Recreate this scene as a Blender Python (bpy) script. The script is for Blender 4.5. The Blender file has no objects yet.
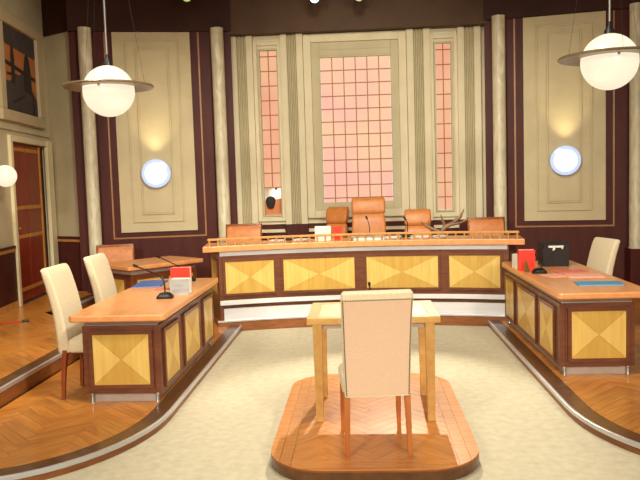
import bpy, math, random
from mathutils import Matrix, Vector
random.seed(7)
PI = math.pi
scene = bpy.context.scene
C = scene.collection

# ------------------------------------------------------------------ camera
FPX = 720.0; CAMH = 1.98
YAW = math.radians(3.307); PITCH = math.radians(4.428); ROLL = math.radians(1.75)
Fw = Vector((-math.sin(YAW)*math.cos(PITCH), math.cos(YAW)*math.cos(PITCH), -math.sin(PITCH)))
Rt = Vector((math.cos(YAW), math.sin(YAW), 0)); Dn = Fw.cross(Rt)
rr = math.cos(ROLL)*Rt + math.sin(ROLL)*Dn
dd = -math.sin(ROLL)*Rt + math.cos(ROLL)*Dn
cam_data = bpy.data.cameras.new('camera'); cam = bpy.data.objects.new('camera', cam_data); C.objects.link(cam)
cam_data.sensor_width = 36.0; cam_data.lens = FPX*36.0/640.0; cam_data.clip_start = 0.05
up, bk = -dd, -Fw
cam.matrix_world = Matrix(((rr.x, up.x, bk.x, 0), (rr.y, up.y, bk.y, 0), (rr.z, up.z, bk.z, CAMH), (0, 0, 0, 1)))
scene.camera = cam

# ------------------------------------------------------------------ world, lights, exposure
def lin(r, g, b):
    f = lambda c: (c/255/12.92) if c/255 <= .04045 else ((c/255+.055)/1.055)**2.4
    return (f(r), f(g), f(b), 1)
world = bpy.data.worlds.new('world'); scene.world = world; world.use_nodes = True
bgn = world.node_tree.nodes['Background']; bgn.inputs[0].default_value = (1.0, .90, .74, 1); bgn.inputs[1].default_value = 1.0
vs = scene.view_settings
vs.view_transform = 'Standard'; vs.look = 'None'; vs.gamma = 1; vs.use_curve_mapping = False; vs.exposure = 0.0

def spot(name, loc, target, power, size, col=(1, .85, .62), radius=.25, blend=.6):
    d = bpy.data.lights.new(name, 'SPOT'); d.energy = power; d.spot_size = math.radians(size); d.spot_blend = blend
    d.color = col; d.shadow_soft_size = radius
    o = bpy.data.objects.new(name, d); C.objects.link(o); o.location = loc
    o.rotation_euler = (Vector(target)-Vector(loc)).to_track_quat('-Z', 'Y').to_euler()
    return o
WARM = (1, .92, .73)
spot('studio_spot_front_left', (-3.4, -2.2, 4.3), (-.9, 9.0, .9), 1400, 46, WARM, .35, .5)
spot('studio_spot_front_right', (3.4, -2.2, 4.3), (.9, 9.0, .9), 1400, 46, WARM, .35, .5)
spot('studio_spot_top', (0, 5.4, 6.1), (0, 7.2, 0), 600, 100, WARM, .6)
spot('studio_spot_bench', (0, 5.0, 6.0), (0, 12.4, 1.7), 1150, 54, WARM, .5, .8)
spot('fill_spot_left', (1.2, 3.6, 6.0), (-4.3, 9.4, .9), 1500, 60, WARM, .4)  # unseen fill, added to brighten the left wall and door
spot('studio_spot_right', (-1.2, 3.6, 6.0), (4.2, 10.2, .9), 800, 60, WARM, .4)
spot('fill_spot_left_top', (-3.4, 6.2, 6.1), (-4.1, 8.6, .3), 650, 70, WARM, .4)  # second added fill, lightens the upper left parquet from out of view
spot('studio_spot_back', (.55, 11.5, 4.95), (.1, 6.0, .1), 2200, 30, WARM, .04)

# ------------------------------------------------------------------ materials
MATS = {}
def mat(name, c1, c2=None, scale=(6, 6, 6), rough=.55, metal=0.0, bump=0.0, spec=.4, detail=4, vary=0.0, coat=0.0, ramp=(.3, .7), noise=1.0, distort=0.0, sheen=0.0):
    if name in MATS: return MATS[name]
    m = bpy.data.materials.new(name); m.use_nodes = True; nt = m.node_tree; N = nt.nodes; L = nt.links
    b = N['Principled BSDF']; b.inputs['Roughness'].default_value = rough; b.inputs['Metallic'].default_value = metal
    b.inputs['Specular IOR Level'].default_value = spec; b.inputs['Coat Weight'].default_value = coat; b.inputs['Coat Roughness'].default_value = .12
    if sheen: b.inputs['Sheen Weight'].default_value = sheen
    c2 = c2 or tuple(x*.85 for x in c1[:3])+(1,)
    tc = N.new('ShaderNodeTexCoord'); mp = N.new('ShaderNodeMapping'); mp.inputs['Scale'].default_value = scale
    nz = N.new('ShaderNodeTexNoise'); nz.inputs['Scale'].default_value = noise; nz.inputs['Detail'].default_value = detail; nz.inputs['Distortion'].default_value = distort
    cr = N.new('ShaderNodeValToRGB'); cr.color_ramp.elements[0].position = ramp[0]; cr.color_ramp.elements[1].position = ramp[1]
    cr.color_ramp.elements[0].color = c2; cr.color_ramp.elements[1].color = c1
    L.new(tc.outputs['Object'], mp.inputs[0]); L.new(nz.outputs['Fac'], cr.inputs[0])
    out = cr.outputs[0]
    if vary:
        oi = N.new('ShaderNodeObjectInfo'); hs = N.new('ShaderNodeHueSaturation'); mr = N.new('ShaderNodeMapRange')
        mr.inputs[3].default_value = 1-vary; mr.inputs[4].default_value = 1+vary
        va = N.new('ShaderNodeVectorMath'); va.operation = 'ADD'; sc = N.new('ShaderNodeVectorMath'); sc.operation = 'SCALE'; sc.inputs['Scale'].default_value = 40
        cx = N.new('ShaderNodeCombineXYZ'); L.new(oi.outputs['Random'], cx.inputs[0]); L.new(oi.outputs['Random'], cx.inputs[1])
        L.new(cx.outputs[0], sc.inputs[0]); L.new(mp.outputs[0], va.inputs[0]); L.new(sc.outputs[0], va.inputs[1]); L.new(va.outputs[0], nz.inputs['Vector'])
        L.new(oi.outputs['Random'], mr.inputs[0]); L.new(mr.outputs[0], hs.inputs['Value']); L.new(out, hs.inputs['Color']); out = hs.outputs[0]
    else:
        L.new(mp.outputs[0], nz.inputs['Vector'])
    L.new(out, b.inputs['Base Color'])
    if bump:
        bp = N.new('ShaderNodeBump'); bp.inputs['Strength'].default_value = bump; bp.inputs['Distance'].default_value = .01
        L.new(nz.outputs['Fac'], bp.inputs['Height']); L.new(bp.outputs[0], b.inputs['Normal'])
    MATS[name] = m; return m
def emis(name, col, strength, base=None, c2=None, scale=1.0):
    if name in MATS: return MATS[name]
    m = bpy.data.materials.new(name); m.use_nodes = True; nt = m.node_tree; N = nt.nodes; L = nt.links
    b = N['Principled BSDF']; b.inputs['Base Color'].default_value = base or col; b.inputs['Roughness'].default_value = .6 if 'pane' in name else .25
    b.inputs['Emission Strength'].default_value = strength; b.inputs['Emission Color'].default_value = col
    if c2:
        tc = N.new('ShaderNodeTexCoord'); nz = N.new('ShaderNodeTexNoise'); nz.inputs['Scale'].default_value = scale; nz.inputs['Detail'].default_value = 2
        cr = N.new('ShaderNodeValToRGB'); cr.color_ramp.elements[0].position = .35; cr.color_ramp.elements[1].position = .65
        cr.color_ramp.elements[0].color = c2; cr.color_ramp.elements[1].color = col
        gm = N.new('ShaderNodeNewGeometry')
        L.new(gm.outputs['Position'], nz.inputs['Vector']); L.new(nz.outputs['Fac'], cr.inputs[0]); L.new(cr.outputs[0], b.inputs['Emission Color'])
    MATS[name] = m; return m

CARPET = mat('carpet_pile', lin(208, 198, 172), lin(190, 179, 152), (14, 14, 14), .95, bump=.4, spec=.1, detail=8, sheen=.2, ramp=(.25, .7))
PARQ = mat('parquet_oak', lin(206, 136, 60), lin(174, 106, 42), (3, 28, 28), .32, spec=.45, vary=.10, coat=.25)
PARQP = mat('parquet_podium', lin(212, 142, 72), lin(186, 114, 50), (3, 28, 28), .32, spec=.45, vary=.08, coat=.3)
PARQB = mat('parquet_base', lin(150, 82, 36), lin(125, 66, 28), (6, 6, 6), .5)
BORDER = mat('border_wood', lin(104, 66, 34), lin(80, 48, 24), (12, 12, 12), .35, coat=.2)
RISER = mat('riser_wood', lin(150, 92, 50), lin(126, 74, 40), (8, 8, 30), .4, coat=.15)
DARK = mat('dark_mahogany', lin(116, 64, 36), lin(94, 48, 26), (6, 6, 30), .38, spec=.4, coat=.15)
DARKW = mat('brown_wall_veneer', lin(84, 37, 31), lin(70, 29, 26), (8, 8, 2), .5, spec=.2)
HEADC = mat('header_centre', lin(92, 68, 50), lin(80, 58, 42), (2, 2, 2), .6, spec=.2)
HEAD = mat('header_dark', lin(66, 34, 24), lin(54, 27, 19), (2, 2, 2), .6, spec=.2)
TOPW = mat('beech_top', lin(224, 156, 100), lin(212, 140, 84), (14, 3, 14), .35, coat=.2)
VEN_A = mat('veneer_light', lin(224, 192, 110), lin(212, 172, 88), (26, 26, 2.5), .4, coat=.15)
VEN_B = mat('veneer_deep', lin(203, 165, 80), lin(190, 148, 64), (26, 26, 2.5), .4, coat=.15)
VEN_C = mat('veneer_flat', lin(226, 188, 100), lin(210, 168, 80), (2.5, 2.5, 26), .4, coat=.15)
GOLD = mat('gold_inlay', lin(200, 146, 76), lin(180, 124, 60), (8, 8, 8), .4, spec=.5)
INLAY = mat('dim_gold_inlay', lin(164, 112, 62), lin(146, 96, 50), (8, 8, 8), .4, spec=.5)
CREAM = mat('cream_plaster', lin(226, 215, 186), lin(216, 203, 172), (3, 3, 3), .7, spec=.25)
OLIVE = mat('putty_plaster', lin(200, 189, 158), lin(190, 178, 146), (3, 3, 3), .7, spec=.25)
PANELC = mat('panel_plaster', lin(206, 191, 156), lin(196, 180, 144), (3, 3, 3), .6, spec=.25)
MARBLE = mat('column_marble', lin(224, 214, 186), lin(186, 174, 146), (7, 7, 3), .35, spec=.4, detail=9, distort=1.2)
METAL = mat('brushed_metal', lin(220, 220, 226), lin(200, 200, 208), (2, 2, 40), .35, metal=.6)
SILVER = mat('silver_laminate', lin(226, 226, 230), lin(214, 214, 220), (2, 2, 20), .4)
GREYB = mat('grey_apron', lin(186, 170, 160), lin(170, 154, 146), (8, 8, 8), .5)
CHROME = mat('chrome', lin(215, 215, 222), lin(200, 200, 208), (2, 2, 2), .15, metal=1)
UPH = mat('cream_upholstery', lin(224, 210, 180), lin(214, 199, 168), (60, 60, 60), .85, bump=.06, spec=.15, sheen=.2)
UPHB = mat('peach_upholstery', lin(216, 182, 156), lin(209, 175, 149), (90, 90, 90), .9, bump=.06, spec=.12, sheen=.2)
CHLEG = mat('chair_leg_wood', lin(150, 74, 32), lin(120, 54, 22), (20, 20, 3), .35, coat=.2)
CHLEGL = mat('chair_leg_honey', lin(190, 112, 52), lin(164, 90, 40), (20, 20, 3), .35, coat=.2)
STUD = mat('nail_heads', lin(96, 66, 40), lin(70, 46, 28), (9, 9, 9), .35, metal=.7)
BRASS = mat('brass', lin(214, 166, 70), lin(196, 146, 56), (9, 9, 9), .25, metal=.9)
LEATH = mat('tan_leather', lin(208, 132, 68), lin(194, 116, 56), (14, 14, 14), .42, bump=.12, spec=.45)
LEATHD = mat('brown_leather', lin(206, 128, 62), lin(188, 108, 50), (14, 14, 14), .42, bump=.12, spec=.45)
BLACK = mat('black_plastic', lin(22, 20, 20), lin(14, 13, 13), (9, 9, 9), .45)
CRATE = mat('black_basket', lin(44, 38, 36), lin(26, 22, 21), (70, 70, 70), .7, bump=.4)
PINE = mat('light_table_wood', lin(222, 176, 106), lin(204, 156, 86), (16, 3, 16), .4, coat=.1)
INSET = mat('table_inset', lin(230, 186, 132), lin(222, 176, 120), (8, 8, 8), .5)
RED = mat('red_cover', lin(232, 62, 44), lin(216, 50, 36), (5, 5, 5), .4)
WHITE = mat('white_paper', lin(236, 232, 222), lin(224, 220, 208), (10, 10, 10), .7)
GREYP = mat('grey_cover', lin(178, 180, 182), lin(150, 152, 156), (10, 10, 30), .6)
BLUE = mat('blue_folder', lin(62, 104, 186), lin(54, 92, 170), (5, 5, 5), .45)
CYAN = mat('cyan_folder', lin(52, 152, 206), lin(44, 138, 192), (5, 5, 5), .4)
PINK = mat('pink_folder', lin(244, 176, 156), lin(236, 164, 146), (5, 5, 5), .6)
ROSE = mat('rose_folder', lin(226, 122, 106), lin(214, 110, 96), (5, 5, 5), .6)
OLIVEC = mat('olive_card', lin(120, 104, 48), lin(100, 86, 40), (5, 5, 5), .6)
DOORR = mat('door_red', lin(150, 52, 28), lin(120, 38, 20), (20, 20, 2), .4, coat=.15)
DOORG = mat('door_gold', lin(206, 140, 58), lin(186, 120, 46), (9, 9, 9), .45)
CASING = mat('white_casing', lin(232, 218, 180), lin(222, 208, 168), (4, 4, 4), .6)
MULL = mat('mullion', lin(180, 96, 66), lin(160, 82, 56), (9, 9, 9), .5)
PANE = emis('pink_pane', (1.0, .65, .38, 1), .84, lin(90, 62, 46), (1.0, .53, .43, 1), 1.3)
PANE_O = emis('peach_pane', (1.0, .60, .34, 1), .8, lin(90, 60, 42), (.93, .42, .25, 1), .9)
GLOBE = emis('opal_globe', (1.0, .90, .68, 1), .85, lin(150, 145, 130))
DISC = emis('sconce_glass', (1.0, .95, .86, 1), 1.3, lin(240, 240, 250))
RIMG = emis('sconce_rim', (.62, .74, 1.0, 1), .8, lin(120, 130, 160))
RINGM = mat('lamp_ring_metal', lin(150, 132, 104), lin(132, 114, 88), (6, 6, 6), .35, metal=.6)
INK = mat('ink_dark', lin(52, 42, 38), lin(40, 32, 30), (5, 5, 5), .7)
INKG = mat('ink_grey', lin(74, 66, 66), lin(62, 55, 56), (5, 5, 5), .7)
ORANGE = mat('print_orange', lin(190, 120, 68), lin(172, 100, 54), (5, 5, 5), .7)
FRAMEP = mat('picture_mat', lin(196, 178, 144), lin(186, 168, 134), (5, 5, 5), .7)
ANTLER = mat('antler_bone', lin(150, 112, 74), lin(84, 60, 40), (9, 9, 9), .5)
CABLE = mat('red_cable', lin(196, 52, 30), lin(180, 42, 24), (5, 5, 5), .5)
SKIN = mat('peach_cloth', lin(226, 150, 104), lin(204, 122, 78), (9, 9, 2), .7)
LAMPG = emis('lamp_lens', (1.0, 1.0, .94, 1), 6.0)

# ------------------------------------------------------------------ mesh helpers
class MB:
    def __init__(s): s.v = []; s.f = []
    def add(s, vs, fs, M=None):
        o = len(s.v)
        s.v += [tuple(M @ Vector(v)) if M else tuple(v) for v in vs]
        s.f += [tuple(i+o for i in f) for f in fs]; return s
    def box(s, a, b, M=None):
        x0, y0, z0 = a; x1, y1, z1 = b
        return s.add([(x0,y0,z0),(x1,y0,z0),(x1,y1,z0),(x0,y1,z0),(x0,y0,z1),(x1,y0,z1),(x1,y1,z1),(x0,y1,z1)],
                     [(0,3,2,1),(4,5,6,7),(0,1,5,4),(1,2,6,5),(2,3,7,6),(3,0,4,7)], M)
    def prism(s, poly, z0, z1, M=None):
        a = sum(poly[i][0]*poly[(i+1) % len(poly)][1]-poly[(i+1) % len(poly)][0]*poly[i][1] for i in range(len(poly)))
        if a < 0: poly = poly[::-1]
        n = len(poly)
        return s.add([(p[0], p[1], z0) for p in poly]+[(p[0], p[1], z1) for p in poly],
                     [tuple(range(n))[::-1], tuple(range(n, 2*n))]+[(i, (i+1) % n, n+(i+1) % n, n+i) for i in range(n)], M)
    def loft(s, rings, M=None, caps=True):
        n = len(rings[0]); vs = [p for r in rings for p in r]; fs = []
        for k in range(len(rings)-1):
            for i in range(n): fs.append((k*n+i, k*n+(i+1) % n, (k+1)*n+(i+1) % n, (k+1)*n+i))
        if caps: fs += [tuple(range(n))[::-1], tuple(range((len(rings)-1)*n, len(rings)*n))]
        return s.add(vs, fs, M)
    def strip(s, inner, outer, z0, z1, closed=False):
        """solid band between two plan polylines of equal length"""
        n = len(inner); vs = []
        for p, q in zip(inner, outer): vs += [(p[0],p[1],z0),(q[0],q[1],z0),(q[0],q[1],z1),(p[0],p[1],z1)]
        fs = []
        for i in range(n if closed else n-1):
            a, b = 4*i, 4*((i+1) % n)
            for k in range(4): fs.append((a+k, a+(k+1) % 4, b+(k+1) % 4, b+k))
        if not closed: fs += [(0,3,2,1), (4*n-4, 4*n-3, 4*n-2, 4*n-1)]
        return s.add(vs, fs)
    def tube(s, path, r, n=8, M=None):
        P = [Vector(p) for p in path]; rings = []
        for i, p in enumerate(P):
            t = (P[min(i+1, len(P)-1)]-P[max(i-1, 0)]).normalized()
            u = t.cross(Vector((0, 0, 1)) if abs(t.z) < .95 else Vector((1, 0, 0))).normalized(); w = t.cross(u)
            rad = r[i] if isinstance(r, (list, tuple)) else r
            rings.append([tuple(p+rad*(math.cos(2*PI*k/n)*u+math.sin(2*PI*k/n)*w)) for k in range(n)])
        return s.loft(rings, M)
    def lathe(s, prof, n=24, M=None):
        return s.loft([[(r*math.cos(2*PI*k/n), r*math.sin(2*PI*k/n), z) for k in range(n)] for r, z in prof], M)
    def sphere(s, c, r, n=20, m=12, M=None, sz=1):
        return s.loft([[(c[0]+r*math.sin(PI*(j+.02)/(m+.04))*math.cos(2*PI*k/n), c[1]+r*math.sin(PI*(j+.02)/(m+.04))*math.sin(2*PI*k/n), c[2]-sz*r*math.cos(PI*(j+.02)/(m+.04))) for k in range(n)] for j in range(m+1)], M)
    def build(s, name, m, parent=None, loc=None, rz=0, smooth=False, bevel=0, seg=2):
        me = bpy.data.meshes.new(name); me.from_pydata(s.v, [], s.f); me.validate(); me.materials.append(m)
        import bmesh
        bm = bmesh.new(); bm.from_mesh(me); bmesh.ops.recalc_face_normals(bm, faces=bm.faces); bm.to_mesh(me); bm.free()
        if smooth:
            me.shade_smooth(); me.set_sharp_from_angle(angle=math.radians(38))
        o = bpy.data.objects.new(name, me); C.objects.link(o)
        if parent: o.parent = parent
        if loc: o.location = loc
        o.rotation_euler.z = rz
        if bevel:
            b = o.modifiers.new('bevel', 'BEVEL'); b.width = bevel; b.segments = seg; b.limit_method = 'ANGLE'; b.angle_limit = math.radians(40)
        return o
def tag(o, label=None, cat=None, group=None, kind=None):
    if label: o['label'] = label
    if cat: o['category'] = cat
    if group: o['group'] = group
    if kind: o['kind'] = kind
    return o
def thing(name, label, cat, loc=(0, 0, 0), rz=0, group=None):
    o = bpy.data.objects.new(name, None); C.objects.link(o); o.location = loc; o.rotation_euler.z = rz; o.empty_display_size = .1
    return tag(o, label, cat, group)
def dup(root, loc, rz, label, parent=None):
    r = root.copy(); C.objects.link(r); r.location = loc; r.rotation_euler = (0, 0, rz)
    if label: r['label'] = label
    for ch in list(root.children):
        c = ch.copy(); C.objects.link(c); c.parent = r
        for g in list(ch.children):
            d = g.copy(); C.objects.link(d); d.parent = c
    return r
def rrect(x0, y0, x1, y1, r, n=6):
    pts = []
    for cx, cy, a in ((x1-r, y0+r, -90), (x1-r, y1-r, 0), (x0+r, y1-r, 90), (x0+r, y0+r, 180)):
        for k in range(n+1):
            t = math.radians(a+90*k/n); pts.append((cx+r*math.cos(t), cy+r*math.sin(t)))
    return pts
def offset(path, d, closed=False):
    """shift a plan polyline to its left by d"""
    out = []; n = len(path)
    for i in range(n):
        a = path[(i-1) % n] if (closed or i > 0) else path[i]; b = path[(i+1) % n] if (closed or i < n-1) else path[i]
        p0, p, p1 = Vector(a), Vector(path[i]), Vector(b)
        d0 = (p-p0); d1 = (p1-p)
        if d0.length < 1e-6: d0 = d1
        if d1.length < 1e-6: d1 = d0
        n0 = Vector((-d0.y, d0.x)).normalized(); n1 = Vector((-d1.y, d1.x)).normalized(); m = (n0+n1).normalized()
        k = d/max(.4, m.dot(n0)); out.append((p.x+m.x*k, p.y+m.y*k))
    return out
def clip(poly, region):
    """convex polygon clipped by a convex counter-clockwise region"""
    out = list(poly)
    for i in range(len(region)):
        a, b = region[i], region[(i+1) % len(region)]
        if not out: return []
        side = lambda p: (b[0]-a[0])*(p[1]-a[1])-(b[1]-a[1])*(p[0]-a[0])
        res = []
        for j in range(len(out)):
            p, q = out[j], out[(j+1) % len(out)]; sp, sq = side(p), side(q)
            if sp >= 0: res.append(p)
            if (sp >= 0) != (sq >= 0):
                t = sp/(sp-sq); res.append((p[0]+t*(q[0]-p[0]), p[1]+t*(q[1]-p[1])))
        out = res
    return out
def parea(p): return .5*sum(p[i][0]*p[(i+1) % len(p)][1]-p[(i+1) % len(p)][0]*p[i][1] for i in range(len(p))) if len(p) > 2 else 0
PLANK_MESH = {}
def herringbone(parent, region, z, m, W=.1, Lp=.5, org=(0, 0), ang=45, limit=300, th=.006, near=(0, 4)):
    """oak blocks, each its own object, laid herringbone and cut to a convex region"""
    if parea(region) < 0: region = region[::-1]
    ca, sa = math.cos(math.radians(ang)), math.sin(math.radians(ang))
    T = lambda x, y: (org[0]+ca*x-sa*y, org[1]+sa*x+ca*y)
    g = .0012; found = []
    for i in range(-120, 120):
        for j in range(-40, 40):
            for v in (0, 1):
                x, y = i*W+j*Lp, i*W-j*Lp
                if v: x0, y0, x1, y1 = x+Lp, y+W-Lp, x+Lp+W, y+W
                else: x0, y0, x1, y1 = x, y, x+Lp, y+W
                c = T((x0+x1)/2, (y0+y1)/2)
                q = [T(x0+g, y0+g), T(x1-g, y0+g), T(x1-g, y1-g), T(x0+g, y1-g)]
                r = clip(q, region)
                A = parea(r)
                if A < .0002: continue
                found.append(((c[0]-near[0])**2+(c[1]-near[1])**2, c, math.radians(ang)+(PI/2 if v else 0), r, A > .9995*(Lp-2*g)*(W-2*g)))
    found.sort(key=lambda t: t[0])
    rest = MB()
    for k, (_, c, a, r, full) in enumerate(found):
        if k >= limit:
            rest.prism(r, z, z+th); continue
        key = (W, Lp, m.name)
        if full and key in PLANK_MESH:
            o = bpy.data.objects.new('plank', PLANK_MESH[key]); C.objects.link(o); o.parent = parent
            o.location = (c[0], c[1], z); o.rotation_euler.z = a
        else:
            co, si = math.cos(-a), math.sin(-a)
            loc = [((p[0]-c[0])*co-(p[1]-c[1])*si, (p[0]-c[0])*si+(p[1]-c[1])*co) for p in r]
            o = MB().prism(loc, 0, th).build('plank', m, parent, (c[0], c[1], z), a)
            if full: PLANK_MESH[key] = o.data
    if rest.v:
        tag(rest.build('plank_field', m, parent), kind='stuff')

# ------------------------------------------------------------------ floor, platforms
PZ = .16; UZ = .32; DZ = .42
CZ = .079     # carpet level
fl = MB().box((-9, -3, 0), (9, 13, CZ)).build('floor', CARPET); tag(fl, kind='structure')
tag(fl, 'pale beige carpet covering the well of the court', None)
RB = 6.0
def arc(Yc, x0, x1, n=28): return [(x0+(x1-x0)*i/n, Yc-(x0+(x1-x0)*i/n)**2/(2*RB)) for i in range(n+1)]

def side_platform(s):
    """s = -1 left, +1 right: convex outline with a rounded front corner and metal nosing"""
    edge = [(s*1.61, 12.2), (s*1.61, 5.75)]
    for k in range(1, 15):
        t = math.radians(90*k/14); edge.append((s*(2.76-1.15*math.cos(t)), 5.75-1.45*math.sin(t)))
    edge.append((s*4.4, 4.27))
    lab = ('parquet platform with metal edge under the left desk with two chairs', 'parquet platform with metal edge under the right desk with black basket')[s > 0]
    t = thing('platform', lab, 'platform', (s*2.5, 6, 0))
    off = lambda pts: [(p[0]-s*2.5, p[1]-6) for p in pts]
    o1 = offset(edge, (.0 if s < 0 else 0)); sg = -s   # inward is to the right for the left platform
    ins = lambda d: offset(edge, -d if s < 0 else d)
    outline = off([p for p in ins(.02)[1:-1]]+[(s*4.44, 4.24), (s*5.255, 12.04), (s*4.66, 11.63), (s*2.12, 12.17), (s*1.63, 12.17)])
    MB().prism(outline, CZ+.0005, PZ-.012).build('base', PARQB, t)
    MB().strip(off(ins(.0)), off(ins(.03)), CZ+.002, PZ-.035).build('riser', RISER, t)
    MB().strip(off(ins(-.008)), off(ins(.016)), PZ-.034, PZ+.002).build('metal_nosing', METAL, t, bevel=.004)
    MB().strip(off(ins(.0165)), off(ins(.15)), PZ-.03, PZ).build('border_band', BORDER, t)
    xl = 3.1 if s < 0 else 3.6
    reg = [p for p in ins(.152) if abs(p[0]) < xl]
    yb = 9.2
    reg = [(s*1.762, yb)]+[p for p in reg if p[1] < yb]+[(s*xl, reg[-1][1]), (s*xl, yb)]
    if s < 0: reg = reg[::-1] if parea(reg) < 0 else reg
    herringbone(t, off(reg), PZ-.012, PARQ, th=.012, near=(-s*.9, -1.5), org=(.02, .03))
    # far part of the floor and the part outside the frame as a wood deck
    if s < 0:
        MB().box((-4.2+2.5, 3.22, PZ-.012), (-1.762+2.5, 5.5, PZ)).build('deck', PARQ, t)
    else:
        MB().box((1.762-2.5, 3.22, PZ-.012), (4.6-2.5, 5.6, PZ)).build('deck', PARQ, t)
        MB().prism(off([(3.61, 4.45), (4.44, 4.45), (4.9, 9.2), (3.61, 9.2)]), PZ-.012, PZ).build('deck', PARQ, t)
    return t
side_platform(-1); side_platform(1)

# upper level beside the left wall
def wallx(y): return -5.07-.105*(y-10.28)
up_edge = [(-3.12, 2.5), (-3.12, 8.5), (-4.25, 9.7), (-4.25, 11.75)]
ut = thing('platform', 'higher parquet step running along the left wall and its door', 'platform', (-4, 8, 0))
uo = lambda pts: [(p[0]+4, p[1]-8) for p in pts]
uin = lambda d: offset(up_edge, d)
MB().prism(uo(uin(.03)+[(wallx(11.75)+.003, 11.75), (wallx(2.5)+.003, 2.5)]), PZ+.001, UZ-.012).build('base', PARQB, ut)
MB().strip(uo(uin(0)), uo(uin(.035)), PZ, UZ-.036).build('riser', RISER, ut)
MB().strip(uo(uin(-.008)), uo(uin(.022)), UZ-.035, UZ+.002).build('metal_nosing', METAL, ut, bevel=.004)
MB().strip(uo(uin(.0225)), uo(uin(.15)), UZ-.03, UZ).build('border_band', BORDER, ut)
herringbone(ut, uo([(wallx(4.6)+.02, 4.6), (-3.275, 4.6), (-3.275, 8.55), (-4.41, 9.75), (wallx(9.75)+.02, 9.75)]), UZ-.012, PARQ, th=.012, near=(.2, -1.0), W=.11, Lp=.55, limit=240)
herringbone(ut, uo([(wallx(9.751)+.02, 9.751), (-4.41, 9.751), (-4.41, 11.7), (wallx(11.7)+.02, 11.7)]), UZ-.012, PARQ, th=.012, near=(.2, 1.0), W=.11, Lp=.55, limit=60)

# back platform with concave kerb, and the judges' dais on it
KZ = .233
bt = thing('platform', 'curved wooden kerb step below the judges bench', 'platform', (0, 9.5, 0))
RB = 5.76
bo = lambda pts: [(p[0], p[1]-9.5) for p in pts]
fa = arc(9.535, -1.605, 1.605); fb = arc(9.535, -1.9, 1.9)
MB().prism(bo(offset(fa, .02)+[(1.605, 12.35), (-1.605, 12.35)]), CZ+.0005, PZ+.0005).build('base', PARQB, bt)
MB().prism(bo(offset(fb, .02)+[(2.08, 9.75), (2.08, 12.13), (-2.08, 12.13), (-2.08, 9.75)]), PZ+.001, KZ-.005).build('upper_base', PARQB, bt)
MB().strip(bo(fa), bo(offset(fa, .03)), CZ+.002, PZ).build('riser', RISER, bt)
MB().strip(bo(fb), bo(offset(fb, .03)), PZ+.0005, KZ-.026).build('riser', RISER, bt)
MB().strip(bo(offset(fb, -.008)), bo(offset(fb, .05)), KZ-.025, KZ-.0005).build('metal_nosing', METAL, bt, bevel=.004)
RB = 6.0
dais = MB().prism([(-2.1, 10.35), (2.1, 10.35), (2.1, 12.15), (2.05, 12.37), (-2.05, 12.37), (-2.1, 12.15)], KZ, DZ).build('judges_dais', PARQB)
tag(dais, 'raised wooden dais behind the bench carrying the judges chairs', 'platform')

# podium in the middle of the carpet
QZ = .10
pt = thing('podium', 'low rounded parquet podium under the witness table and chair', 'podium', (.029, 5.597, CZ))
pt.scale = (.96, .96, .96)
PX0, PX1, PY0, PY1 = -.715, .755, -1.22, 1.18
MB().prism(rrect(PX0+.015, PY0+.015, PX1-.015, PY1-.015, .38, 10), .0, QZ-.022).build('base', DARK, pt)
MB().prism(rrect(PX0, PY0, PX1, PY1, .4, 10), QZ-.024, QZ-.006).build('top_board', PARQB, pt, bevel=.004)
outer = rrect(PX0, PY0, PX1, PY1, .4, 10); 
MB().strip(outer, offset(outer, .012, True), .012, QZ-.02, True).build('riser', BORDER, pt)
# border of long boards cut to the rounded outline
fx0, fx1, fy0, fy1 = PX0+.17, PX1-.17, PY0+.17, PY1-.17
bw = .085
for k in range(2):
    e = k*bw
    for q in ([(PX0+e, PY0), (PX0+e+bw-.003, PY0), (PX0+e+bw-.003, PY1), (PX0+e, PY1)],
              [(PX1-e-bw+.003, PY0), (PX1-e, PY0), (PX1-e, PY1), (PX1-e-bw+.003, PY1)]):
        MB().prism(clip(q, outer), QZ-.006, QZ).build('border_board', PARQP, pt)
    for q in ([(fx0, PY0+e), (fx1, PY0+e), (fx1, PY0+e+bw-.003), (fx0, PY0+e+bw-.003)],
              [(fx0, PY1-e-bw+.003), (fx1, PY1-e-bw+.003), (fx1, PY1-e), (fx0, PY1-e)]):
        MB().prism(clip(q, outer), QZ-.006, QZ).build('border_board', PARQP, pt)
herringbone(pt, clip([(fx0, fy0), (fx1, fy0), (fx1, fy1), (fx0, fy1)], outer), QZ-.006, PARQP, W=.085, Lp=.425, org=(.01, .02))

# ------------------------------------------------------------------ walls
TOPZ = 6.4
LW = math.atan2(1, -.105)
wl = MB().box((-8.0, 0, 0), (0.0, .15, TOPZ)).box((0, 0, 2.74), (1.56, .15, TOPZ)).box((1.56, 0, 0), (1.86, .15, TOPZ)).box((0, .1, 0), (1.56, .15, 2.74)).build('wall_left', OLIVE, None, (-5.07, 10.28, 0), LW)
tag(wl, 'putty coloured left wall with a framed picture above the door', None, None, 'structure')
MB().box((-8.0, -.022, UZ), (-.1, -.001, 1.14)).build('wainscot', DARKW, wl)
MB().box((-8.0, -.035, 1.14), (-.1, -.001, 1.185)).build('dado_rail', GOLD, wl)
MB().box((-8.0, -.035, 1.186), (-.1, -.001, 1.225)).build('dado_cap', DARKW, wl)
MB().box((-8.0, -.03, UZ), (-.1, -.0225, UZ+.1)).build('skirting', GOLD, wl)
# casing
MB().box((-.09, -.05, UZ), (0, -.001, 2.83)).build('casing', CASING, wl, bevel=.006)
MB().box((1.5, -.06, UZ), (1.75, -.001, 2.83)).build('casing', CASING, wl, bevel=.006)
MB().box((0.0, -.05, 2.74), (1.5, -.001, 2.83)).build('casing', CASING, wl, bevel=.006)
MB().box((-.4, -.03, 2.90), (1.8, -.001, 2.97)).build('moulding', OLIVE, wl, bevel=.01)
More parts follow.
